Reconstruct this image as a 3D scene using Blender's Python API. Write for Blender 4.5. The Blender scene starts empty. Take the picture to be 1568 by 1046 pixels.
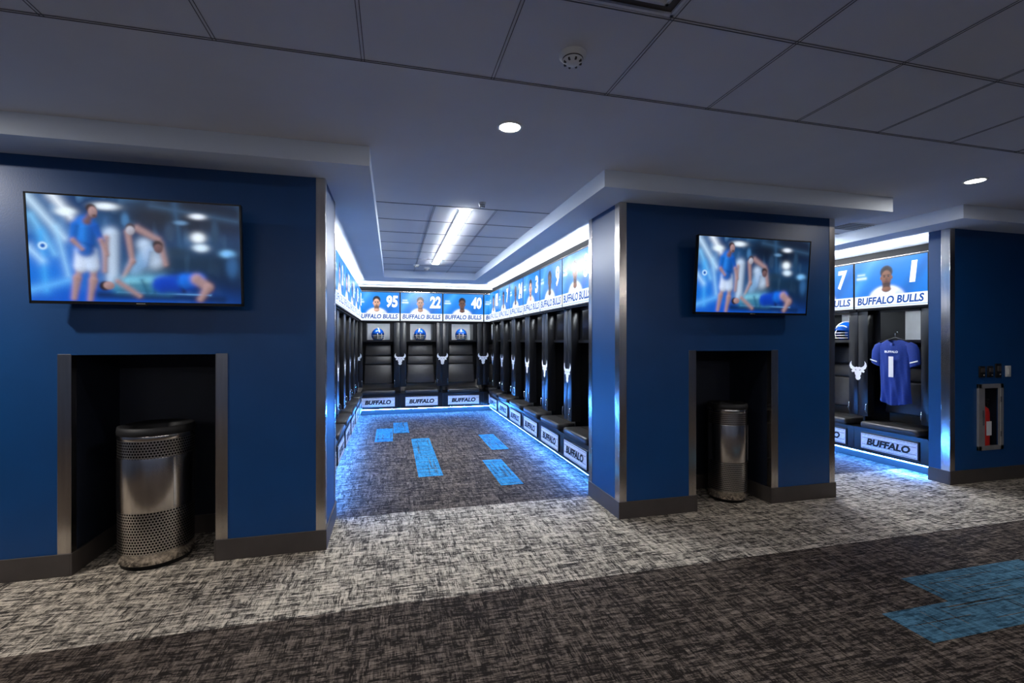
import bpy, bmesh, math, random
import numpy as np
from mathutils import Vector, Matrix
from mathutils.geometry import tessellate_polygon
random.seed(4); rng=np.random.RandomState(3)
S=bpy.context.scene
COL=S.collection
try:
    S.view_settings.view_transform='Standard'
    S.view_settings.look='None'
except Exception: pass

# ---------------------------------------------------------------- materials
def srgb(r,g,b):
    f=lambda c:(c/255/12.92) if c/255<=.04045 else ((c/255+.055)/1.055)**2.4
    return (f(r),f(g),f(b),1)
def newmat(name):
    m=bpy.data.materials.new(name); m.use_nodes=True
    nt=m.node_tree
    return m,nt,nt.nodes['Principled BSDF']
def mat(name,col,rough=.5,metal=0,var=.12,nscale=8,bump=0,bscale=200,stretch=None,coat=0,spec=.5):
    m,nt,p=newmat(name)
    N,L=nt.nodes,nt.links
    tc=N.new('ShaderNodeTexCoord'); mp=N.new('ShaderNodeMapping')
    if stretch: mp.inputs['Scale'].default_value=stretch
    L.new(tc.outputs['Object'],mp.inputs['Vector'])
    no=N.new('ShaderNodeTexNoise'); no.inputs['Scale'].default_value=nscale; no.inputs['Detail'].default_value=3
    L.new(mp.outputs[0],no.inputs['Vector'])
    cr=N.new('ShaderNodeValToRGB')
    a=[c*(1-var) for c in col[:3]]+[1]; b=[min(1,c*(1+var)) for c in col[:3]]+[1]
    cr.color_ramp.elements[0].position=.3; cr.color_ramp.elements[1].position=.7
    cr.color_ramp.elements[0].color=a; cr.color_ramp.elements[1].color=b
    L.new(no.outputs['Fac'],cr.inputs[0]); L.new(cr.outputs[0],p.inputs['Base Color'])
    p.inputs['Roughness'].default_value=rough; p.inputs['Metallic'].default_value=metal
    p.inputs['Specular IOR Level'].default_value=spec
    if coat: p.inputs['Coat Weight'].default_value=coat; p.inputs['Coat Roughness'].default_value=.1
    if bump:
        n2=N.new('ShaderNodeTexNoise'); n2.inputs['Scale'].default_value=bscale
        L.new(mp.outputs[0],n2.inputs['Vector'])
        bp=N.new('ShaderNodeBump'); bp.inputs['Strength'].default_value=bump; bp.inputs['Distance'].default_value=.002
        L.new(n2.outputs['Fac'],bp.inputs['Height']); L.new(bp.outputs[0],p.inputs['Normal'])
    return m
def emis(name,col,st,base=.8):
    m,nt,p=newmat(name)
    p.inputs['Base Color'].default_value=(base,base,base,1)
    p.inputs['Emission Color'].default_value=col; p.inputs['Emission Strength'].default_value=st
    if base<.1: p.inputs['Roughness'].default_value=.25
    return m
def picmat(name,st):
    m,nt,p=newmat(name)
    a=nt.nodes.new('ShaderNodeAttribute'); a.attribute_name='Col'
    nt.links.new(a.outputs['Color'],p.inputs['Emission Color'])
    p.inputs['Emission Strength'].default_value=st
    p.inputs['Base Color'].default_value=(.01,.01,.01,1); p.inputs['Roughness'].default_value=.25
    return m

M_blue=mat('blue_wall_paint',(.001,.056,.205),.42,var=.06,nscale=3,bump=.15,bscale=120)
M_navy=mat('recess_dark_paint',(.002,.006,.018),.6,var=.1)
M_steel=mat('brushed_steel',(.68,.63,.58),.20,1,var=.12,nscale=30,stretch=(1,1,.05))
M_satin=mat('satin_aluminium',(.55,.54,.53),.45,.7,var=.08)
M_base=mat('rubber_baseboard',(.062,.052,.047),.5,var=.1)
M_ceil=mat('ceiling_paint',(.72,.73,.78),.9,var=.03,nscale=2)
M_soff=mat('soffit_paint_bluelit',(.76,.84,.95),.85,var=.02,nscale=2)  # paint brightened and blued; bluish light from lockers opposite put into its colour
M_tbar=mat('ceiling_seam',(.12,.12,.14),.7)
M_black=mat('black_laminate',(.006,.006,.007),.28,var=.1)
M_blackm=mat('matte_black',(.005,.005,.006),.6,var=.1)
M_leather=mat('charcoal_leather',(.034,.031,.029),.32,var=.15,nscale=20,bump=.3,bscale=260)
M_seam=mat('leather_seam',(.015,.015,.015),.6)
M_plate=mat('perforated_aluminium_plate',(.80,.81,.83),.45,.2,var=.2,nscale=90)
M_white=mat('white_vinyl',(.95,.95,.96),.5,var=.02)
M_cub=mat('cubby_back_panel',(.8,.83,.86),.4,0,var=.05)
M_cove=mat('cove_white_panel',(.8,.8,.8),.6,0,var=.03)
M_grey=mat('grey_back_panel',(.45,.42,.38),.45,0,var=.05)
M_dkwall=mat('room_wall_paint',(.06,.09,.16),.7,var=.05)
M_led=emis('blue_led_strip',(.05,.27,1,1),430)
M_ledw=emis('cubby_led_strip',(.85,.93,1,1),38)
M_cled=emis('cove_led_strip',(.88,.94,1,1),80)
M_lin=emis('linear_lamp_diffuser',(.90,.95,1,1),130)
M_lin2=emis('fill_pendant_diffuser',(1,.96,.93,1),40)  # glow of the added fill pendants
M_dl=emis('downlight_lens',(1,.95,.88,1),35)
M_bez=mat('tv_bezel_plastic',(.008,.008,.009),.3)
M_scr=picmat('locker_screen_image',1.5)
M_tv=picmat('tv_image',1.15)
M_txtw=emis('screen_text_white',(.95,.98,1,1),1.5,.01)
M_txtb=emis('screen_text_blue',srgb(0,74,170),1.0,.01)
M_hel=mat('helmet_shell_blue',(.005,.10,.55),.2,coat=.6,var=.05)
M_jer=mat('jersey_fabric_blue',(.002,.032,.25),.75,var=.12,nscale=60)
M_red=mat('extinguisher_red_paint',(.6,.02,.015),.3,var=.05)
M_chrome=mat('chrome',(.7,.7,.72),.12,1,var=.03)
M_wp=mat('white_plastic',(.75,.75,.73),.4,var=.03)

def mathf(nt):
    N,L=nt.nodes,nt.links
    def M(op,a,b=None,c=None):
        n=N.new('ShaderNodeMath'); n.operation=op
        for i,v in enumerate((a,b,c)):
            if v is None: continue
            if isinstance(v,(int,float)): n.inputs[i].default_value=v
            else: L.new(v,n.inputs[i])
        return n.outputs[0]
    return M
def perfmat():
    m=mat('perforated_steel',(.60,.56,.52),.28,1,var=.1)
    nt=m.node_tree;N,L=nt.nodes,nt.links;p=N['Principled BSDF']
    tc=N.new('ShaderNodeTexCoord'); sx=N.new('ShaderNodeSeparateXYZ'); L.new(tc.outputs['Object'],sx.inputs[0])
    M=mathf(nt)
    ang=M('ARCTAN2',sx.outputs[1],sx.outputs[0])
    K=76/(2*math.pi)
    row=M('MULTIPLY',sx.outputs[2],56.0)
    par=M('MULTIPLY',M('MODULO',M('FLOOR',row),2.0),.5)
    fu=M('SUBTRACT',M('FRACT',M('ADD',M('MULTIPLY',M('ADD',ang,7.0),K),par)),.5)
    fv=M('SUBTRACT',M('FRACT',row),.5)
    d=M('SQRT',M('ADD',M('MULTIPLY',fu,fu),M('MULTIPLY',fv,fv)))
    k=M('GREATER_THAN',d,.34)
    src=p.inputs['Base Color'].links[0].from_socket
    mx=N.new('ShaderNodeMix'); mx.data_type='RGBA'
    L.new(k,mx.inputs[0]); mx.inputs[6].default_value=(.002,.002,.002,1); L.new(src,mx.inputs[7])
    L.new(mx.outputs[2],p.inputs['Base Color']); L.new(k,p.inputs['Metallic'])
    L.new(M('MULTIPLY',k,.5),p.inputs['Specular IOR Level'])
    return m
M_perf=perfmat()

def carpet(name,dark,light,lo,hi):
    m,nt,p=newmat(name);N,L=nt.nodes,nt.links
    M=mathf(nt)
    tc=N.new('ShaderNodeTexCoord'); sx=N.new('ShaderNodeSeparateXYZ'); L.new(tc.outputs['Object'],sx.inputs[0])
    X,Y=sx.outputs[0],sx.outputs[1]
    def noise(sc,det=2):
        mp=N.new('ShaderNodeMapping'); mp.inputs['Scale'].default_value=sc
        L.new(tc.outputs['Object'],mp.inputs[0])
        n=N.new('ShaderNodeTexNoise'); n.inputs['Scale'].default_value=1; n.inputs['Detail'].default_value=det
        L.new(mp.outputs[0],n.inputs['Vector']); return n.outputs['Fac']
    def dash(u,v,fu,fv):   # rectangular tufts, long along u
        row=M('FLOOR',M('MULTIPLY',v,fv))
        w=N.new('ShaderNodeTexWhiteNoise'); w.noise_dimensions='1D'; L.new(row,w.inputs['W'])
        cell=M('FLOOR',M('ADD',M('MULTIPLY',u,fu),M('MULTIPLY',w.outputs[0],7.0)))
        cb=N.new('ShaderNodeCombineXYZ'); L.new(cell,cb.inputs[0]); L.new(row,cb.inputs[1])
        w2=N.new('ShaderNodeTexWhiteNoise'); w2.noise_dimensions='2D'; L.new(cb.outputs[0],w2.inputs['Vector'])
        return w2.outputs[0]
    A=dash(X,Y,26,190); A2=dash(X,Y,7,60); B=dash(Y,X,26,170); B2=dash(Y,X,7,48)
    C=noise((12,12,1),3); D=noise((190,190,1),2)
    sel=N.new('ShaderNodeClamp'); L.new(M('MULTIPLY_ADD',M('SUBTRACT',C,.5),3.0,.32),sel.inputs[0]); s=sel.outputs[0]
    ax=M('ADD',M('MULTIPLY',A,.55),M('MULTIPLY',A2,.45)); bx=M('ADD',M('MULTIPLY',B,.55),M('MULTIPLY',B2,.45))
    mixv=M('ADD',M('MULTIPLY',ax,M('SUBTRACT',1.0,s)),M('MULTIPLY',bx,s))
    v=M('ADD',M('MULTIPLY',mixv,.50),M('ADD',M('MULTIPLY',M('MULTIPLY',ax,bx),.45),M('MULTIPLY',D,.25)))
    cr=N.new('ShaderNodeValToRGB'); e=cr.color_ramp.elements
    e[0].position=lo; e[0].color=dark; e[1].position=hi; e[1].color=light
    L.new(v,cr.inputs[0])
    L.new(cr.outputs[0],p.inputs['Base Color']); p.inputs['Roughness'].default_value=.95
    p.inputs['Specular IOR Level'].default_value=.1
    bp=N.new('ShaderNodeBump'); bp.inputs['Strength'].default_value=.35; bp.inputs['Distance'].default_value=.003
    L.new(v,bp.inputs['Height']); L.new(bp.outputs[0],p.inputs['Normal'])
    return m
M_cd=carpet('carpet_dark_brown',(.017,.013,.011,1),(.22,.175,.14,1),.38,.90)
M_cl=carpet('carpet_light_weave',(.042,.037,.033,1),(.66,.58,.47,1),.32,.72)
M_cb=carpet('carpet_blue_plank',(.012,.085,.17,1),(.045,.30,.56,1),.25,.78)
M_cb2=carpet('carpet_teal_plank',(.018,.055,.085,1),(.10,.23,.33,1),.25,.78)

# ---------------------------------------------------------------- mesh builder
class MB:
    def __init__(s): s.v=[];s.f=[];s.mi=[];s.sm=[];s.mats=[];s.cols=[]
    def m(s,mt):
        if mt not in s.mats: s.mats.append(mt)
        return s.mats.index(mt)
    def add(s,vs,fs,mt,smooth=False,M=None):
        o=len(s.v)
        if M is not None: vs=[tuple(M@Vector(q)) for q in vs]
        s.v.extend(vs); k=s.m(mt)
        for f in fs: s.f.append(tuple(i+o for i in f)); s.mi.append(k); s.sm.append(smooth)
        return o
    def box(s,x0,x1,y0,y1,z0,z1,mt,M=None):
        vs=[(x,y,z) for z in(z0,z1) for y in(y0,y1) for x in(x0,x1)]
        s.add(vs,[(0,2,3,1),(4,5,7,6),(0,1,5,4),(2,6,7,3),(0,4,6,2),(1,3,7,5)],mt,False,M)
    def rbox(s,x0,x1,y0,y1,z0,z1,r,mt,seg=3,M=None,taper=None):
        bm=bmesh.new(); bmesh.ops.create_cube(bm,size=1)
        for v in bm.verts:
            v.co=Vector(((v.co.x+.5)*(x1-x0)+x0,(v.co.y+.5)*(y1-y0)+y0,(v.co.z+.5)*(z1-z0)+z0))
        bmesh.ops.bevel(bm,geom=bm.edges[:],offset=r,segments=seg,profile=.5,affect='EDGES')
        if taper:
            cx=(x0+x1)/2
            for v in bm.verts:
                t=(v.co.z-z0)/(z1-z0); v.co.x=cx+(v.co.x-cx)*(1+(taper-1)*t)
        s.addbm(bm,mt,True,M)
    def addbm(s,bm,mt,smooth=True,M=None):
        bm.verts.index_update()
        s.add([tuple(v.co) for v in bm.verts],[tuple(v.index for v in f.verts) for f in bm.faces],mt,smooth,M); bm.free()
    def lathe(s,prof,c,mt,seg=40,M=None,smooth=True):
        vs=[];fs=[];n=len(prof)
        for i in range(seg):
            a=2*math.pi*i/seg
            for r,z in prof: vs.append((c[0]+r*math.cos(a),c[1]+r*math.sin(a),c[2]+z))
        for i in range(seg):
            j=(i+1)%seg
            for k in range(n-1): fs.append((i*n+k,j*n+k,j*n+k+1,i*n+k+1))
        s.add(vs,fs,mt,smooth,M)
    def tube(s,pts,r,mt,seg=8,M=None):
        pts=[Vector(p) for p in pts]; vs=[];fs=[]
        for i,p in enumerate(pts):
            d=(pts[min(i+1,len(pts)-1)]-pts[max(i-1,0)]).normalized()
            up=Vector((0,0,1)) if abs(d.z)<.9 else Vector((1,0,0))
            a=d.cross(up).normalized(); b=d.cross(a)
            for k in range(seg):
                t=2*math.pi*k/seg; vs.append(tuple(p+a*r*math.cos(t)+b*r*math.sin(t)))
        for i in range(len(pts)-1):
            for k in range(seg):
                l=(k+1)%seg; fs.append((i*seg+k,i*seg+l,(i+1)*seg+l,(i+1)*seg+k))
        fs.append(tuple(range(seg))[::-1]); fs.append(tuple((len(pts)-1)*seg+k for k in range(seg)))
        s.add(vs,fs,mt,True,M)
    def poly(s,pts,mt,M):  # 2D polygon in xz facing -y
        t=tessellate_polygon([[Vector((x,z,0)) for x,z in pts]])
        vs=[(x,0,z) for x,z in pts]; out=[]
        for a,b,c in t:
            p,q,r=[Vector((pts[i][0],pts[i][1])) for i in (a,b,c)]
            if (q-p).cross(r-p)<0: b,c=c,b
            out.append((a,b,c))
        s.add(vs,out,mt,False,M)
    def text(s,txt,cx,y,cz,w,h,mt,shear=0,bold=.02,M=None,fit=True):
        cu=bpy.data.curves.new('t','FONT'); cu.body=txt; cu.size=1; cu.shear=shear; cu.offset=bold; cu.resolution_u=3
        ob=bpy.data.objects.new('t',cu); COL.objects.link(ob)
        bpy.context.view_layer.update()
        me=bpy.data.meshes.new_from_object(ob.evaluated_get(bpy.context.evaluated_depsgraph_get()))
        co=np.array([v.co[:] for v in me.vertices]); mn=co.min(0);mx=co.max(0)
        sx=w/(mx[0]-mn[0]); sz=h/(mx[1]-mn[1])
        if not fit: sx=min(sx,sz)
        vs=[(cx+(c[0]-(mn[0]+mx[0])/2)*sx,y,cz+(c[1]-(mn[1]+mx[1])/2)*sz) for c in co]
        s.add(vs,[tuple(p.vertices) for p in me.polygons],mt,False,M)
        bpy.data.objects.remove(ob); bpy.data.curves.remove(cu); bpy.data.meshes.remove(me)
    def picture(s,arr,w,h,y,cz,mt):
        H,W,_=arr.shape
        xs=np.linspace(-w/2,w/2,W); zs=np.linspace(cz+h/2,cz-h/2,H)
        X,Z=np.meshgrid(xs,zs)
        vs=[(float(a),y,float(b)) for a,b in zip(X.ravel(),Z.ravel())]
        fs=[(r*W+c,(r+1)*W+c,(r+1)*W+c+1,r*W+c+1) for r in range(H-1) for c in range(W-1)]
        o=s.add(vs,fs,mt); s.cols.append((o,arr.reshape(-1,3)))
    def mesh(s,name):
        me=bpy.data.meshes.new(name); me.from_pydata(s.v,[],s.f)
        for m_ in s.mats: me.materials.append(m_)
        me.polygons.foreach_set('material_index',s.mi); me.polygons.foreach_set('use_smooth',s.sm)
        if s.cols:
            at=me.color_attributes.new('Col','FLOAT_COLOR','POINT')
            c=np.zeros((len(s.v),4),np.float32); c[:,3]=1
            for o,a in s.cols: c[o:o+len(a),:3]=a
            at.data.foreach_set('color',c.ravel())
        me.update(); return me
    def obj(s,name,loc=(0,0,0),rz=0,parent=None,bevel=0):
        return place(s.mesh(name),name,loc,rz,parent,bevel)
def place(me,name,loc=(0,0,0),rz=0,parent=None,bevel=0):
    ob=bpy.data.objects.new(name,me); COL.objects.link(ob)
    ob.location=loc; ob.rotation_euler=(0,0,rz)
    if parent: ob.parent=parent
    if bevel:
        b=ob.modifiers.new('bevel','BEVEL'); b.width=bevel; b.segments=2; b.limit_method='ANGLE'
    return ob

# ---------------------------------------------------------------- constants
F=3.6; ZS=2.66; ZC=2.79
XL,XR,YB,YE=-5.0,8.0,-3.0,10.3
B1=(-5.0,-.467); B2=(1.85,4.1); B3=(5.6,8.0)
BAY1L,BAY1R,BAY2L,BAY2R,BACK=-.57,1.93,4.02,5.62,9.67
W=.85

# ---------------------------------------------------------------- shell
b=MB()
ys=[(YB,2.75,M_cd),(2.75,4.2,M_cl),(4.2,YE+.1,M_cd)]
for y0,y1,mt in ys: b.box(XL,XR,y0,y1,-.1,0,mt)
b.obj('floor')
b=MB()
for x0,x1,y0,y1 in [(.28,.55,6.27,7.3),(.28,.55,5.24,6.26),(1.09,1.33,4.73,5.78),(1.32,1.56,6.3,7.35),(.02,.27,7.8,8.8),(-.25,.01,7.2,8.25),
                    (3.1,4.15,2.0,2.26),(2.6,3.65,1.74,1.995),(3.66,4.7,1.74,1.995),(-2.4,-1.4,-.9,-.65)]:
    b.box(x0,x1,y0,y1,.0003,.002,M_cb if y0>3 else M_cb2)
    for k in range(6):
        if x1-x0>y1-y0:
            t=y0+(y1-y0)*random.uniform(.1,.9); a=random.uniform(x0,x1-.4); b.box(a,a+.4,t,t+.005,.002,.0026,M_cd)
            t=random.uniform(x0,x1); c=random.uniform(y0+.02,y0+.1); b.box(t,t+.006,c,c+.13,.002,.0026,M_cd)
        else:
            t=x0+(x1-x0)*random.uniform(.1,.9); a=random.uniform(y0,y1-.4); b.box(t,t+.006,a,a+.4,.002,.0026,M_cd)
            t=random.uniform(y0,y1); b.box(x0+.02,x1-.02,t,t+.008,.002,.0026,M_cd)
b.obj('floor_carpet_inlay')
b=MB(); b.box(XL,XR,YB,YE+.1,ZC,ZC+.1,M_ceil); b.obj('ceiling')
b=MB()
b.box(XL,-.145,3.27,YE,ZS,ZC-.0005,M_soff); b.box(1.556,4.39,3.27,YE,ZS,ZC-.0005,M_soff); b.box(5.26,XR,3.27,YE,ZS,ZC-.0005,M_soff)
b.box(-.145,1.556,9.0,YE,ZS,ZC-.0005,M_soff); b.box(4.39,5.26,9.0,YE,ZS,ZC-.0005,M_soff)
b.obj('ceiling_soffit')
b=MB()
def gridbars(xs,ys,x0,x1,y0,y1):
    for x in xs:
        for dx in (-.007,.007): b.box(x+dx-.0015,x+dx+.0015,y0,y1,ZC-.002,ZC-.0005,M_tbar)
    for y in ys:
        for dy in (-.007,.007): b.box(x0,x1,y+dy-.0015,y+dy+.0015,ZC-.0025,ZC-.0005,M_tbar)
gridbars([.48+.61*k for k in range(-8,12)],[2.27-.6*k for k in range(0,9)],XL,XR,YB,2.27+.01)
gridbars([.395,1.005],[4.55+.61*k for k in range(0,8)],-.145,1.556,4.55,9.0)
gridbars([4.5,5.11],[4.55+.61*k for k in range(0,8)],4.39,5.26,4.55,9.0)
b.obj('ceiling_tile_grid')
def wall(name,*a,mt=M_dkwall):
    b=MB(); b.box(*a,mt); return b.obj(name)
wall('wall_left',XL-.1,XL,YB,YE+.1,0,ZC); wall('wall_right',XR,XR+.1,YB,YE+.1,0,ZC)
wall('wall_rear',XL,XR,YB-.1,YB,0,ZC); wall('wall_back',XL,XR,YE,YE+.1,0,ZS,mt=M_cove)
for x,y in ((-1.30,4.3),(2.60,4.3),(3.30,4.3),(6.30,3.82)):
    wall('wall_partition',x,x+.05,y,YE-.001,0,ZS-.001,mt=M_cove)

def block(name,x0,x1,hx0,hx1,hz0,hz1,depth,hd):
    b=MB(); y1=F+depth
    b.box(x0,hx0,F,y1,0,ZS,M_blue); b.box(hx1,x1,F,y1,0,ZS,M_blue)
    b.box(hx0,hx1,F,y1,hz1,ZS,M_blue)
    if hz0>0: b.box(hx0,hx1,F,y1,0,hz0,M_blue)
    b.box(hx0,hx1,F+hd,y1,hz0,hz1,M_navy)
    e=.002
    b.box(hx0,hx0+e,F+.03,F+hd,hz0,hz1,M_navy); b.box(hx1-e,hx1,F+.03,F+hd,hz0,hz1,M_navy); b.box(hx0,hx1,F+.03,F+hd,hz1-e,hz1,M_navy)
    return b.obj(name)
R1=(-1.985,-1.16); R2=(2.58,3.38)
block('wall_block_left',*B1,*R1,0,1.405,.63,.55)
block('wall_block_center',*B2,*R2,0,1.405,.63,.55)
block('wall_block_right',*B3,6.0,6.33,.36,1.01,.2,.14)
b=MB(); t=.004
def vtrim(x0,x1,y0,y1,z1=ZS-.002,z0=.14): b.box(x0,x1,y0,y1,z0,z1,M_steel)
for r in (R1,R2):
    vtrim(r[0]-.07,r[0]+.002,F-t,F,1.41); vtrim(r[0]-.001,r[0]+t,F-t,F+.05,1.405)
    vtrim(r[1]-.002,r[1]+.07,F-t,F,1.41); vtrim(r[1]-t,r[1]+.001,F-t,F+.05,1.405)
vtrim(-.527,-.467+t,F-t,F); vtrim(-.467,-.467+t,F,F+.07); vtrim(-.467,-.467+t,4.16,4.235)
vtrim(1.85-t,1.912,F-t,F); vtrim(1.85-t,1.85,F,F+.08); vtrim(1.85-t,1.85,4.16,4.235)
vtrim(4.04,4.1+t,F-t,F); vtrim(4.1,4.1+t,F,F+.07); vtrim(4.1,4.1+t,4.16,4.235)
vtrim(5.6-t,5.665,F-t,F); vtrim(5.6-t,5.6,F,F+.08)
b.obj('trim_1',bevel=.001)
b=MB(); t=.012
def bb(x0,x1,y0,y1): b.box(x0,x1,y0,y1,0,.142,M_base)
bb(B1[0],R1[0],F-t,F); bb(R1[1],B1[1]+t,F-t,F); bb(B1[1],B1[1]+t,F,4.23)
bb(B2[0]-t,R2[0],F-t,F); bb(R2[1],B2[1]+t,F-t,F); bb(B2[0]-t,B2[0],F,4.23); bb(B2[1],B2[1]+t,F,4.23)
bb(B3[0]-t,B3[1],F-t,F); bb(B3[0]-t,B3[0],F,3.8)
for r in (R1,R2):
    bb(r[0],r[0]+t,F-t,F+.55); bb(r[1]-t,r[1],F-t,F+.55); bb(r[0],r[1],F+.538,F+.55)
b.obj('baseboard_front',bevel=.002)

# ---------------------------------------------------------------- painting helpers
def canvas(W_,H_):
    y,x=np.mgrid[0:H_,0:W_]; return (x+.5)/H_, (y+.5)/H_
def L3(c): return np.array(srgb(*c)[:3])
class Sh:   # mask + form shading
    def __init__(s,m,sh): s.m=m; s.sh=sh
    def __mul__(s,k): return Sh(s.m*k,s.sh)
def blend(img,mask,c):
    if isinstance(mask,Sh):
        col=L3(c)[None,None,:]*(1+mask.sh)[...,None]; m=mask.m[...,None]
        img[:]=img*(1-m)+col*m
    else: img[:]=img*(1-mask[...,None])+L3(c)*mask[...,None]
def ell(X,Y,cx,cy,rx,ry,soft=.08,rot=0,sh=.35):
    dx=X-cx;dy=Y-cy;c,s_=math.cos(rot),math.sin(rot)
    a=(dx*c+dy*s_)/rx; b_=(-dx*s_+dy*c)/ry
    m=1/(1+np.exp(np.clip((np.sqrt(a*a+b_*b_)-1)/soft,-30,30)))
    return Sh(m,np.clip(-(a*.55+b_*.75)*sh,-.6,.6))
def cap(X,Y,p,q,r0,r1,soft=.01,sh=.45):
    px,py=p;qx,qy=q;dx=qx-px;dy=qy-py
    t=np.clip(((X-px)*dx+(Y-py)*dy)/(dx*dx+dy*dy),0,1)
    ex=X-px-t*dx; ey=Y-py-t*dy
    d=np.hypot(ex,ey); r=r0+(r1-r0)*t
    return Sh(1/(1+np.exp(np.clip((d-r)/soft,-30,30))),np.clip(-(ex*.6+ey*.7)/r*sh,-.6,.6))
def lownoise(W_,H_,nx,ny):
    g_=rng.rand(ny+2,nx+2); xi=np.linspace(0,nx,W_); yi=np.linspace(0,ny,H_)
    x0=xi.astype(int);y0=yi.astype(int);fx=xi-x0;fy=yi-y0
    fx=fx*fx*(3-2*fx);fy=fy*fy*(3-2*fy)
    a=g_[np.ix_(y0,x0)];b_=g_[np.ix_(y0,x0+1)];c=g_[np.ix_(y0+1,x0)];d=g_[np.ix_(y0+1,x0+1)]
    return (a*(1-fx)+b_*fx)*(1-fy)[:,None]+(c*(1-fx)+d*fx)*fy[:,None]

def tv_picture():
    W_,H_=480,270; X,Y=canvas(W_,H_); A=W_/H_
    img=np.zeros((H_,W_,3))
    img[:]=L3((16,54,100)); n=lownoise(W_,H_,9,5)
    blend(img,np.clip(n*1.3-.45,0,1)*.8,(50,115,175))
    blend(img,np.clip(lownoise(W_,H_,26,9)*2-1.2,0,1)*.5,(110,165,215))
    E=lambda *a,**k: ell(X,Y,*a,sh=0,**k)
    blend(img,E(1.35,.12,.75,.22,soft=.2),(8,18,34))
    blend(img,E(1.7,.75,.35,.5,soft=.3),(6,28,62))
    blend(img,E(1.2,.6,.5,.12,soft=.3)*.8,(18,42,62))
    blend(img,E(.15,.75,.35,.35,soft=.3),(15,105,210))
    blend(img,E(.6,1.0,.9,.13,soft=.25),(10,80,190))
    for p,q,r,c in [((.0,.02),(.28,.4),.03,(190,220,245)),((.2,.0),(.34,.2),.028,(235,245,255)),((.03,.2),(.2,.55),.025,(120,190,240)),
                    ((.1,.35),(.12,.9),.02,(60,160,235)),((.0,.9),(.3,.8),.03,(90,170,240)),((.22,.3),(.3,.75),.012,(150,205,245)),((.0,.5),(.1,.62),.02,(170,215,250)),
                    ((1.2,.02),(1.25,.5),.008,(40,80,120)),((1.0,.05),(1.75,.16),.006,(50,85,120)),((.62,.2),(.64,.5),.01,(50,90,140))]:
        blend(img,cap(X,Y,p,q,r,r*.6,.02,sh=0),c)
    for cx,cy,rx,ry,c in [(1.4,.34,.055,.045,(230,242,252)),(1.42,.44,.06,.035,(205,228,248)),(1.66,.49,.06,.035,(120,185,240)),(1.40,.13,.06,.025,(225,235,250)),
                          (1.25,.2,.05,.02,(90,130,170)),(1.7,.62,.05,.1,(40,85,135)),(.62,.08,.09,.03,(225,238,250)),(.3,.15,.07,.035,(225,240,250)),(1.2,.5,.12,.05,(25,50,75)),(1.55,.28,.03,.12,(30,60,90)),
                          (.78,.2,.03,.06,(60,110,160)),(1.15,.3,.04,.08,(35,60,90))]:
        blend(img,E(cx,cy,rx,ry,soft=.25),c)
    sk=(150,122,124); sk2=(100,76,80)
    blend(img,cap(X,Y,(.66,.35),(.66,.8),.06,.045,.015),(175,195,220))
    blend(img,cap(X,Y,(.62,.38),(.60,.7),.026,.020,.01),sk)
    for p,q in [((.42,.62),(.37,.78)),((.37,.78),(.34,.97)),((.51,.62),(.50,.8)),((.50,.8),(.47,.98))]:
        blend(img,cap(X,Y,p,q,.034,.022,.008),sk)
    blend(img,cap(X,Y,(.42,.53),(.41,.66),.055,.06,.01),(190,205,230)); blend(img,cap(X,Y,(.49,.53),(.50,.66),.055,.055,.01),(180,198,225))
    blend(img,cap(X,Y,(.45,.27),(.45,.5),.088,.075,.012),(15,92,185)); blend(img,cap(X,Y,(.44,.3),(.43,.48),.02,.02,.03)*.7,(45,135,225)); blend(img,cap(X,Y,(.51,.3),(.49,.5),.014,.014,.02)*.8,(8,55,130)); blend(img,cap(X,Y,(.38,.42),(.50,.46),.008,.008,.015)*.6,(6,50,120))
    blend(img,cap(X,Y,(.37,.28),(.35,.42),.032,.026,.008),(18,90,180)); blend(img,cap(X,Y,(.35,.42),(.42,.50),.021,.016,.008),sk)
    blend(img,cap(X,Y,(.53,.28),(.58,.41),.032,.024,.008),(12,75,165)); blend(img,cap(X,Y,(.58,.41),(.62,.54),.021,.016,.008),sk)
    blend(img,cap(X,Y,(.49,.19),(.47,.23),.026,.034,.008),sk2)
    blend(img,E(.505,.105,.042,.042,soft=.12),(45,32,36)); blend(img,ell(X,Y,.518,.14,.036,.05,.1),sk); blend(img,E(.53,.178,.018,.014,soft=.3),(80,60,62))
    blend(img,cap(X,Y,(1.0,.52),(.86,.68),.09,.07,.02),(110,150,190))
    blend(img,cap(X,Y,(.94,.44),(1.02,.6),.05,.07,.02),(180,200,225)); blend(img,cap(X,Y,(.98,.5),(.95,.64),.012,.012,.03),(70,105,150))
    blend(img,cap(X,Y,(.80,.32),(.83,.6),.026,.020,.008),sk); blend(img,cap(X,Y,(.83,.6),(.74,.78),.022,.017,.008),sk)
    blend(img,cap(X,Y,(.88,.28),(1.05,.38),.030,.026,.01),sk); blend(img,cap(X,Y,(1.07,.42),(1.11,.62),.026,.020,.01),sk)
    blend(img,E(1.045,.43,.046,.045,soft=.15),(38,28,32)); blend(img,ell(X,Y,1.05,.465,.038,.045,.12),sk2)
    blend(img,E(.82,.27,.038,.04,soft=.12),(60,50,58)); blend(img,ell(X,Y,.82,.30,.036,.042,.12),(160,160,175))
    blend(img,cap(X,Y,(.55,.93),(1.6,.95),.04,.04,.015),(8,36,82)); blend(img,cap(X,Y,(.7,.905),(1.5,.92),.004,.004,.006),(90,150,210))
    blend(img,cap(X,Y,(.72,.84),(1.12,.84),.075,.085,.015),(50,120,155)); blend(img,cap(X,Y,(.8,.80),(1.05,.79),.02,.02,.03),(120,185,205)); blend(img,cap(X,Y,(.9,.78),(.94,.9),.008,.008,.015),(25,75,110)); blend(img,cap(X,Y,(1.02,.78),(1.0,.9),.008,.008,.015),(25,75,110))
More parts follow.
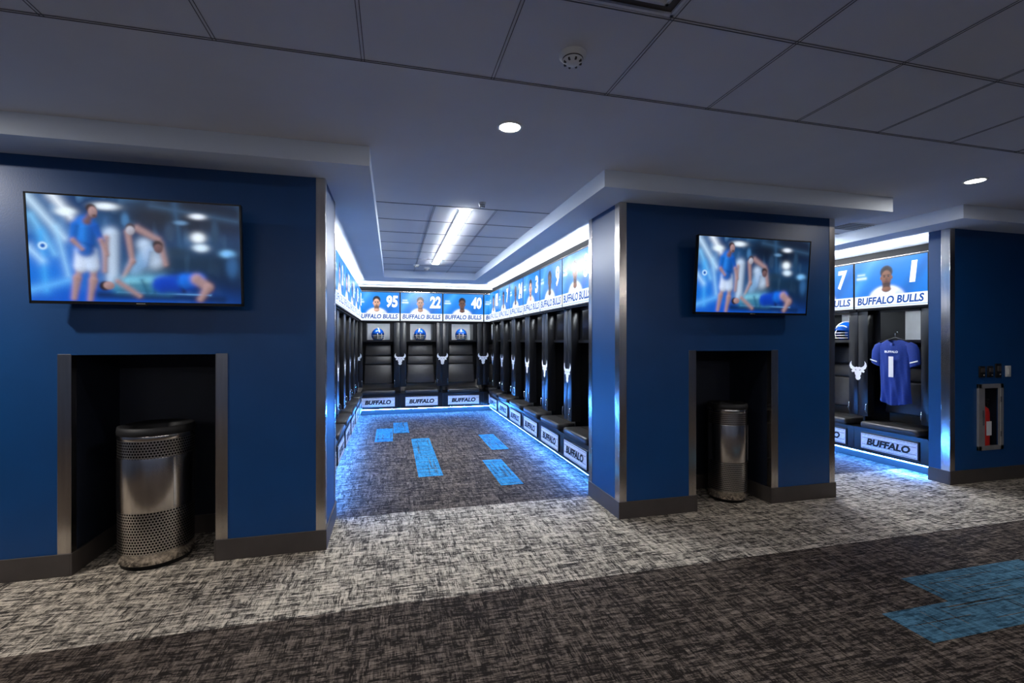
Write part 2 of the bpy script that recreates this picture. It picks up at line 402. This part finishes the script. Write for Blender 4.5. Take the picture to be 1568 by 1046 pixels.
    blend(img,cap(X,Y,(1.08,.82),(1.3,.8),.09,.078,.012),(8,55,165)); blend(img,cap(X,Y,(1.22,.76),(1.26,.88),.014,.014,.01),(14,22,50))
    blend(img,cap(X,Y,(1.28,.78),(1.40,.76),.07,.055,.012),(16,95,200))
    blend(img,cap(X,Y,(1.38,.76),(1.48,.84),.052,.038,.01),sk); blend(img,cap(X,Y,(1.48,.84),(1.41,.96),.038,.026,.01),sk)
    blend(img,cap(X,Y,(.7,.8),(.88,.94),.024,.018,.01),sk)
    blend(img,E(.59,.845,.045,.045,soft=.12),(34,25,28)); blend(img,ell(X,Y,.625,.84,.045,.038,.1),sk)
    blend(img,E(.11,.48,.035,.035,soft=.12),(190,225,250)); blend(img,E(.11,.48,.02,.02,soft=.15),(20,90,180))
    out=np.zeros_like(img); wts=[1,3,1]
    for k,w_ in zip((-1,0,1),wts): out+=np.roll(img,k,1)*w_
    out/=sum(wts); out[:,:4]=img[:,:4]; out[:,-4:]=img[:,-4:]
    return np.clip(out*(.93+.14*rng.rand(H_,W_,1)),0,1)
def portrait(seed,W_=132,H_=88):
    r=np.random.RandomState(seed); X,Y=canvas(W_,H_); A=W_/H_
    img=np.zeros((H_,W_,3)); img[:]=L3((0,104,200))
    blend(img,np.clip(1-Y*1.2,0,1)*.5,(30,140,228)); blend(img,cap(X,Y,(-.1,.75),(.5,-.1),.07,.07,.05,0)*.5,(90,185,245))
    blend(img,cap(X,Y,(1.0,.8),(1.6,.0),.09,.09,.04,0)*.5,(0,70,160))
    blend(img,cap(X,Y,(.07,.35),(.25,.35),.02,.02,.01,0)*.8,(230,245,255)); blend(img,cap(X,Y,(.08,.27),(.22,.27),.012,.012,.01,0)*.7,(230,245,255))
    sk=[(92,62,48),(120,82,62),(198,152,128),(75,50,40),(150,108,84)][r.randint(5)]
    dk=tuple(int(c*.6) for c in sk); cx=.70
    blend(img,ell(X,Y,cx,.86,.38,.31,.04,sh=.12),(225,232,242)); blend(img,ell(X,Y,cx-.25,.82,.10,.16,.1,sh=0)*.5,(170,186,208)); blend(img,ell(X,Y,cx+.25,.82,.10,.16,.1,sh=0)*.6,(150,168,194))
    blend(img,cap(X,Y,(cx,.45),(cx,.60),.078,.088,.008),dk); blend(img,ell(X,Y,cx,.63,.10,.05,.1),sk)
    blend(img,ell(X,Y,cx,.27,.128,.135,.05,sh=0),(28,20,18))
    blend(img,ell(X,Y,cx,.385,.108,.15,.05,sh=.3),sk)
    for sx in(-1,1):
        blend(img,ell(X,Y,cx+sx*.112,.39,.018,.035,.1),sk)
        blend(img,ell(X,Y,cx+sx*.042,.365,.022,.012,.15,sh=0),(25,18,18)); blend(img,ell(X,Y,cx+sx*.042,.335,.032,.009,.2,sh=0),(25,18,16))
    blend(img,ell(X,Y,cx,.42,.022,.03,.25)*.6,dk); blend(img,ell(X,Y,cx,.465,.042,.012,.2,sh=0),(90,45,42))
    if r.rand()<.6: blend(img,ell(X,Y,cx,.51,.07,.03,.25,sh=0)*.8,(28,20,18))
    blend(img,np.clip((Y-.735)/.012,0,1),(225,236,248)); blend(img,np.clip(1-np.abs(Y-.965)/.012,0,1),(0,105,200))
    return np.clip(img,0,1)

def locker_screen(num,seed,loc,rz,hi=False):
    b=MB(); w,h=.825,.56; cz=2.17
    b.box(-w/2-.008,w/2+.008,.003,.05,cz-h/2-.012,cz+h/2+.012,M_bez)
    b.picture(portrait(seed,*((216,144) if hi else (108,72))),w,h,0,cz,M_scr)
    b.text(num,.27 if len(num)<3 else .24,-.002,cz+.10,.22 if len(num)>1 else .085 if num=='1' else .13,.24,M_txtw,.1,.04)
    b.text('BUFFALO BULLS',0,-.002,cz-.197,.76,.092,M_txtb,.15,.035)
    return b.obj('locker_screen',loc,rz)

# ---------------------------------------------------------------- locker unit
bull=[(0,.30),(.14,.36),(.26,.30),(.42,.34),(.58,.46),(.66,.66),(.64,.90),(.80,.70),(.86,.44),(.76,.20),(.54,.05),(.66,-.05),(.58,-.20),(.34,-.14),
      (.32,-.34),(.22,-.52),(.27,-.68),(.17,-.86),(0,-.92)]
bull=bull+[(-x,z) for x,z in bull[-2:0:-1]]
def locker_mesh(logo=True):
    b=MB(); h=W/2
    b.box(-h,h,.16,.6,0,.13,M_blackm)
    b.box(-h+.002,h-.002,.0,.6,.13,.41,M_black)
    b.box(-h+.002,h-.002,.012,.026,.120,.13,M_led)
    b.rbox(-.335,.335,-.014,.001,.165,.375,.006,M_black,2)
    b.box(-.32,.32,-.018,-.013,.18,.36,M_plate)
    for k in range(5):
        z=.19+.16*k/4
        if k!=2: b.box(-.31,.31,-.0195,-.018,z-.002,z+.002,M_base)
    b.text('BUFFALO',0,-.021,.27,.50,.085,M_blackm,.2,.05)
    b.box(-h+.002,h-.002,-.01,.6,.41,.425,M_black)
    b.rbox(-.33,.33,-.03,.40,.425,.505,.028,M_leather)
    b.box(-.30,.30,.17,.175,.5045,.5065,M_seam)
    for sx in(-1,1): b.box(min(sx*h,sx*(h-.012)),max(sx*h,sx*(h-.012)),.16,.6,.425,2.46,M_black)
    b.box(-h,h,.585,.6,.425,2.46,M_black)
    b.box(-h+.012,h-.012,.565,.585,.425,.64,M_grey)
    for sx in(-1,1):
        x0,x1=sorted((sx*h,sx*(h-.125)))
        b.rbox(x0+.0015,x1-.0015,.065,.175,.56,1.864,.004,M_black,2)
        b.tube([(sx*(h-.11),.07,.60),(sx*(h-.11),.045,.62),(sx*(h-.11),.045,.70),(sx*(h-.11),.07,.72)],.006,M_chrome)
        xx=sx*(h-.17)
        b.tube([(xx,.57,1.38),(xx,.50,1.37),(xx,.46,1.36),(xx,.45,1.39)],.007,M_chrome)
        x0,x1=sorted((sx*(h-.126),sx*.235)); b.box(x0,x1,.17,.19,1.50,1.865,M_black)
        x0,x1=sorted((sx*.235,sx*.225)); b.box(x0,x1,.17,.585,1.50,1.865,M_black)
    if logo:
        B=Matrix.Translation((-h,.062,1.12))@Matrix.Scale(.132,4)
        b.poly(bull,M_white,B)
        for sx in(-1,1): b.poly([(sx*.10,.0),(sx*.26,.12),(sx*.26,.03)],M_blackm,Matrix.Translation((-h,.0605,1.12))@Matrix.Scale(.132,4))
    T=Matrix.Translation((0,.36,.60))@Matrix.Rotation(math.radians(-6),4,'X')
    b.rbox(-.305,.305,.03,.06,0,.82,.012,M_black,2,T,.88)
    zs=[0,.40,.58,.82]
    for i in range(3):
        w0=.295*(1-.12*zs[i]/.82); w1=.295*(1-.12*zs[i+1]/.82)
        b.rbox(-w0,w0,-.035+.008*(i==1),.04,zs[i]+.002,zs[i+1]-.002,.024,M_leather,3,T,w1/w0)
    b.box(-h+.012,h-.012,.16,.585,1.475,1.50,M_black)
    b.box(-h+.012,h-.012,.15,.16,1.47,1.505,M_black)
    b.box(-.225,.225,.565,.585,1.50,1.86,M_cub)
    b.box(-h+.012,h-.012,.04,.585,1.865,1.885,M_black)
    b.box(-.225,.225,.16,.17,1.835,1.865,M_black)
    b.box(-.20,.20,.20,.23,1.857,1.865,M_ledw)
    b.box(-h+.001,h-.001,.052,.35,1.885,2.46,M_blackm)
    b.box(-h,h,.02,.08,2.46,2.475,M_steel)
    b.box(-h,h,.06,.6,2.475,2.50,M_blackm)
    b.box(-h,h,.06,.08,2.50,2.56,M_blackm)
    b.box(-h,h,.12,.15,2.501,2.515,M_cled)
    return b.mesh('player_locker')
LM=locker_mesh(); LM0=locker_mesh(False)

def helmet_mesh():
    b=MB(); bm=bmesh.new(); bmesh.ops.create_uvsphere(bm,u_segments=32,v_segments=20,radius=1)
    kill=[f for f in bm.faces if (lambda c:(c.y<-.35 and c.z<.18 and abs(c.x)<.8) or c.z<-.78)(f.calc_center_median())]
    bmesh.ops.delete(bm,geom=kill,context='FACES')
    for v in bm.verts:
        v.co.x*=.125; v.co.y*=.142*(1.05 if v.co.y>0 else 1); v.co.z*=.138
        if v.co.z<-.04 : v.co.x*=1.04
    b.addbm(bm,M_hel)
    b.lathe([(.0,.02),(.085,.0),(.09,-.07),(.0,-.1)],(0,.02,.0),M_blackm,20)
    for x in(-.008,.008):
        pts=[(x*1.0,-.143*math.cos(a),.139*math.sin(a)) for a in np.linspace(.35,2.6,14)]
        b.tube(pts,.005,M_white,6)
    for z,y,w in((-.01,-.165,.095),(-.045,-.175,.098),(-.08,-.165,.09)):
        b.tube([(-.117,-.05,z),(-w*.75,y+.04,z),(0,y,z),(w*.75,y+.04,z),(.117,-.05,z)],.005,M_white,6)
    for x in(-.04,.04): b.tube([(x,-.145,.03),(x,-.17,-.02),(x,-.155,-.08)],.005,M_white,6)
    for sx in (-1,1):
        b.poly([(0.04*a,0.04*c) for a,c in bull],M_white,Matrix.Translation((sx*.1305,.02,.02))@Matrix.Rotation(sx*math.pi/2,4,'Z'))
    return b.mesh('football_helmet')
HM=helmet_mesh()
sd=iter(range(11,80))
HI={'8','9','3','24','95','22','40','1','7'}
def add_locker(x,y,rz,num,helmet=True,logo=True):
    place(LM if logo else LM0,'player_locker',(x,y,0),rz)
    R=Matrix.Rotation(rz,3,'Z')
    if helmet:
        p=R@Vector((random.uniform(-.02,.02),.37,1.61)); place(HM,'football_helmet',(x+p.x,y+p.y,1.609),rz+random.uniform(-.35,.35))
    locker_screen(num,next(sd),(x,y,0),rz,num in HI)
HP=math.pi/2
for i,n in enumerate(['8','9','3','24','7','82']): add_locker(BAY1R,4.765+W*i,-HP,n)
for i,n in enumerate(['5','2','13','21','34','52']): add_locker(BAY1L,4.765+W*i,HP,n,logo=i>0)
for x,n in zip((-1.12,-.27,.58,1.43,2.28),('58','95','22','40','88')): add_locker(x,BACK,0,n,logo=x>-1)
for i,n in enumerate(['1','7','4','12']): add_locker(BAY2R,4.235+W*i,-HP,n,i>0)
for i,n in enumerate(['33','44']): add_locker(BAY2L,4.765+W*i,HP,n,logo=i>0)
for x,n in zip((4.3,5.15),('66','27')): add_locker(x,BACK,0,n)

# ---------------------------------------------------------------- jersey
def jersey():
    b=MB(); rows=30; cols=28
    def hw(t):
        if t<.1: return .10+.12*(t/.1)**.7
        return .22-.03*min(1,(t-.1)/.25)+.012*max(0,(t-.5))
    K=.9
    for side in(-1,1):
        vs=[];fs=[]
        for i in range(rows+1):
            t=i/rows
            for j in range(cols+1):
                s_=j/cols*2-1; x=hw(t)*s_*K
                z=-.02-.74*t-.02*math.cos(s_*3)*(t>.95)
                if t<.05: z-=.035*max(0,1-abs(s_)*1.6)*(1 if side<0 else .3)
                y=side*(.045*math.sqrt(max(0,1-s_*s_)))+.010*math.sin(s_*9+t*5)*t+.006*math.sin(s_*17-t*9)*t
                vs.append((x,y,z))
        for i in range(rows):
            for j in range(cols):
                a=i*(cols+1)+j; q=(a,a+cols+1,a+cols+2,a+1); fs.append(q if side<0 else q[::-1])
        b.add(vs,fs,M_jer,True)
    for sx in(-1,1):
        pts=[(.13,-.065,.065),(.175,-.10,.08),(.205,-.17,.08),(.215,-.25,.075),(.22,-.31,.072)]
        vs=[];fs=[];n=16
        for k,(x,z,r) in enumerate(pts):
            for a in range(n):
                th=2*math.pi*a/n; vs.append((sx*(x+r*.75*math.cos(th)),.42*r*math.sin(th)+.004*math.sin(a*3+k),z+.35*r*math.cos(th)))
        for k in range(len(pts)-1):
            for a in range(n):
                c=(a+1)%n; fs.append((k*n+a,k*n+c,(k+1)*n+c,(k+1)*n+a))
        b.add(vs,fs,M_jer,True)
        b.poly([(sx*.185,-.285),(sx*.270,-.26),(sx*.270,-.245),(sx*.185,-.27)],M_white,Matrix.Translation((0,-.036,0)))
    b.text('1',0,-.064,-.33,.055,.24,M_white,0,.06)
    b.text('BUFFALO',0,-.060,-.155,.15,.026,M_white,0,.04)
    b.tube([(-.17,0,-.045),(0,0,.01),(.17,0,-.045)],.008,M_blackm)
    b.tube([(0,0,.01),(0,0,.06),(.02,0,.08),(.035,0,.06)],.004,M_chrome)
    return b.obj('football_jersey',(BAY2R+.07,4.215,1.52),-HP)
jersey()

# ---------------------------------------------------------------- TVs
TVP=tv_picture()
def tv(cx):
    b=MB(); w,h=1.165,.665
    b.rbox(-w/2,w/2,.002,.035,-h/2,h/2,.006,M_bez,2)
    b.box(-w*.3,w*.3,.035,.065,-h*.3,h*.25,M_bez)
    b.picture(TVP,w-.022,h-.028,0,.004,M_tv)
    for q in((-w/2,-w/2+.010),(w/2-.010,w/2)): b.box(q[0],q[1],-.003,.01,-h/2,h/2,M_bez)
    b.box(-w/2,w/2,-.003,.01,h/2-.010,h/2,M_bez); b.box(-w/2,w/2,-.003,.01,-h/2,-h/2+.016,M_bez)
    b.box(-.03,.03,-.005,.01,-h/2-.006,-h/2+.002,M_bez)
    b.text('MEDIA',0,-.0045,-h/2+.008,.05,.005,M_wp)
    b.box(-.2,.2,.065,.085,-.15,.12,M_blackm)
    b.box(-.05,.05,.08,.155,-.12,.10,M_blackm)
    ob=b.obj('wall_television',(cx,3.455,2.055)); ob.rotation_euler=(math.radians(4.5),0,0)
    return ob
tv(-1.545); tv(3.065)

# ---------------------------------------------------------------- trash cans
def can(x,y,r,h):
    b=MB(); k=h
    b.lathe([(0,.0),(r*.93,0),(r*.93,.03*k),(r*.97,.03*k)],(0,0,0),M_blackm)
    b.lathe([(r*.97,.03*k),(r,.035*k),(r,.11*k)],(0,0,0),M_steel,64)
    b.lathe([(r,.11*k),(r,.41*k)],(0,0,0),M_perf,64)
    b.lathe([(r+.001,.405*k),(r+.002,.41*k),(r+.002,.78*k),(r+.001,.785*k)],(0,0,0),M_steel,64)
    b.lathe([(r,.78*k),(r,.91*k)],(0,0,0),M_perf,64)
    b.lathe([(r,.91*k),(r+.002,.915*k),(r+.002,.94*k),(r,.945*k)],(0,0,0),M_steel,64)
    b.lathe([(r,.94*k),(r+.005,.945*k),(r+.006,.965*k),(r+.002,.995*k),(r-.012,1.0*k),(r*.72,.985*k),(r*.66,.97*k),(r*.64,.5*k),(0,.5*k)],(0,0,0),M_blackm,64)
    b.box(-.006,.006,-r-.0035,-r+.002,.415*k,.775*k,M_chrome)
    return b.obj('trash_can',(x,y,0),random.uniform(.5,1))
can(-1.575,3.76,.215,.925); can(3.10,3.84,.172,.91)

# ---------------------------------------------------------------- fire extinguisher cabinet + devices
b=MB(); x0,x1,z0,z1=5.98,6.35,.335,1.035
for q in((x0,x0+.045,z0,z1),(x1-.045,x1,z0,z1),(x0,x1,z0,z0+.045),(x0,x1,z1-.045,z1)): b.box(q[0],q[1],F-.02,F,q[2],q[3],M_satin)
b.box(x0+.04,x1-.04,F+.125,F+.138,z0+.04,z1-.04,M_grey)
b.box(x0+.055,x0+.065,F-.03,F-.018,.60,.76,M_chrome)
for zz in (.5,.87): b.box(x1-.05,x1-.04,F-.026,F-.018,zz-.03,zz+.03,M_chrome)
b.box(x0+.045,x0+.10,F-.015,F-.01,z0+.045,z1-.045,M_satin); b.box(x1-.075,x1-.045,F-.015,F-.01,z0+.045,z1-.045,M_satin)
b.obj('extinguisher_cabinet',bevel=.002)
b=MB(); c=(6.185,F+.068,.362)
b.lathe([(0,0),(.052,0),(.055,.015),(.055,.36),(.048,.40),(.022,.425),(.018,.44),(.018,.46),(0,.46)],c,M_red,28)
b.rbox(c[0]-.012,c[0]+.012,c[1]-.05,c[1]+.02,c[2]+.46,c[2]+.475,.003,M_blackm,2)
b.rbox(c[0]-.010,c[0]+.010,c[1]-.055,c[1]+.02,c[2]+.495,c[2]+.507,.003,M_blackm,2)
b.lathe([(0,0),(.016,0),(.016,.03),(0,.03)],(c[0],c[1],c[2]+.46),M_chrome,16)
b.tube([(c[0]+.015,c[1],c[2]+.47),(c[0]+.05,c[1]-.01,c[2]+.45),(c[0]+.066,c[1]-.01,c[2]+.36),(c[0]+.062,c[1]-.02,c[2]+.18)],.008,M_blackm)
b.box(c[0]-.035,c[0]+.035,c[1]-.0575,c[1]-.052,c[2]+.12,c[2]+.27,M_white)
b.obj('fire_extinguisher')
def plate(name,x,z,w,h,mt,kind):
    b=MB(); b.rbox(x-w/2,x+w/2,F-.012,F+.001,z-h/2,z+h/2,.004,mt,2)
    if kind=='switch': b.rbox(x-.017,x+.017,F-.018,F-.01,z-.033,z+.033,.003,mt,2)
    else:
        b.rbox(x-w*.3,x+w*.3,F-.022,F-.01,z-h*.05,z+h*.33,.003,M_base,2); b.tube([(x,F-.012,z-h*.28),(x,F-.03,z-h*.28)],.009,M_steel)
    b.obj(name)
plate('control_panel',6.05,1.165,.085,.12,M_blackm,'c'); plate('control_panel',6.17,1.165,.085,.12,M_blackm,'c'); plate('control_panel',6.29,1.175,.085,.15,M_blackm,'c')
plate('light_switch',6.44,1.165,.075,.12,M_wp,'switch')

# ---------------------------------------------------------------- ceiling devices & lights
def downlight(x,y,e):
    b=MB()
    b.lathe([(.062,-.001),(.064,-.006),(.078,-.004),(.080,0)],(0,0,0),M_wp,32)
    b.lathe([(0,-.003),(.062,-.003)],(0,0,0),M_dl,32)
    o=b.obj('recessed_downlight',(x,y,ZC))
    l=bpy.data.lights.new('lamp','AREA'); l.shape='DISK'; l.size=.11; l.energy=e; l.color=(1,.95,.90)
    lo=bpy.data.objects.new('lamp',l); COL.objects.link(lo); lo.parent=o; lo.location=(0,0,-.008)
FX=(-3.19,.69,4.57)
for x in FX: downlight(x,2.76,9 if x>0 else 52)
for x in FX: downlight(x,-.4,6)  # unseen second row, added behind the camera as dim fill
def linear(x):
    b=MB(); b.box(-.05,.05,-1.65,1.65,-.024,-.001,M_lin)
    b.box(-.056,-.0505,-1.655,1.655,-.018,-.001,M_wp); b.box(.0505,.056,-1.655,1.655,-.018,-.001,M_wp)
    b.obj('linear_ceiling_light',(x,6.29,ZC))
linear(.70); linear(4.82)
def fill_pendant(x,y):  # invented fixture, added out of view to brighten ceiling and soffit fascia
    b=MB(); b.box(-1.2,1.2,-.04,.04,-.30,-.25,M_wp)
    b.box(-1.18,1.18,-.035,.035,-.304,-.30,M_lin2); b.box(-1.18,1.18,-.035,.035,-.25,-.246,M_lin2)
    for q in(-1,1): b.tube([(q,0,-.25),(q,0,-.001)],.003,M_chrome)
    b.obj('fill_pendant_light',(x,y,ZC))
for x in(-2.6,.7,4.0): fill_pendant(x,-1.6)
def puck(name,x,y,r,z=ZC):
    b=MB(); b.lathe([(r,0),(r*.98,-.012),(r*.75,-.02),(r*.7,-.032),(r*.4,-.045),(0,-.047)],(0,0,0),M_wp,32)
    b.lathe([(r*.74,-.019),(r*.76,-.023),(r*.72,-.026)],(0,0,0),M_base,32)
    for a in range(8):
        t=a*math.pi/4; b.box(r*.5,r*.68,-.004,.004,-.042,-.030,M_base,Matrix.Rotation(t,4,'Z'))
    b.obj(name,(x,y,z))
puck('smoke_detector',.79,1.99,.062); puck('smoke_detector',.6,8.5,.06); puck('sprinkler_head',.82,4.35,.035)
puck('ceiling_vent_cap',.4,8.2,.05)
b=MB()
for k in range(5):
    s0=.29-.055*k
    for q in((-s0,s0,-s0,-s0+.014),(-s0,s0,s0-.014,s0),(-s0,-s0+.014,-s0,s0),(s0-.014,s0,-s0,s0)): b.box(*q,-.012-.003*(k%2),-.0005,M_ceil)
b.box(-.28,.28,-.28,.28,-.002,-.0006,M_base)
b.obj('air_diffuser',(.785,1.36,ZC))
b=MB(); b.box(-.28,.28,-.14,.14,-.008,-.0005,M_wp)
for k in range(8): b.box(-.26,.26,-.12+.033*k,-.11+.033*k,-.012,-.006,M_base)
b.obj('air_vent',(4.95,4.2,ZC))

# ---------------------------------------------------------------- world, camera
w=bpy.data.worlds.new('world'); S.world=w; w.use_nodes=True
w.node_tree.nodes['Background'].inputs[0].default_value=(.02,.025,.03,1)
cam=bpy.data.cameras.new('camera'); cam.lens=36*720/1568; cam.sensor_width=36; cam.shift_y=-.0013; cam.clip_start=.02
co=bpy.data.objects.new('camera',cam); COL.objects.link(co)
co.location=(0,0,1.5); co.rotation_euler=(math.pi/2,0,math.radians(-14.3))
S.camera=co
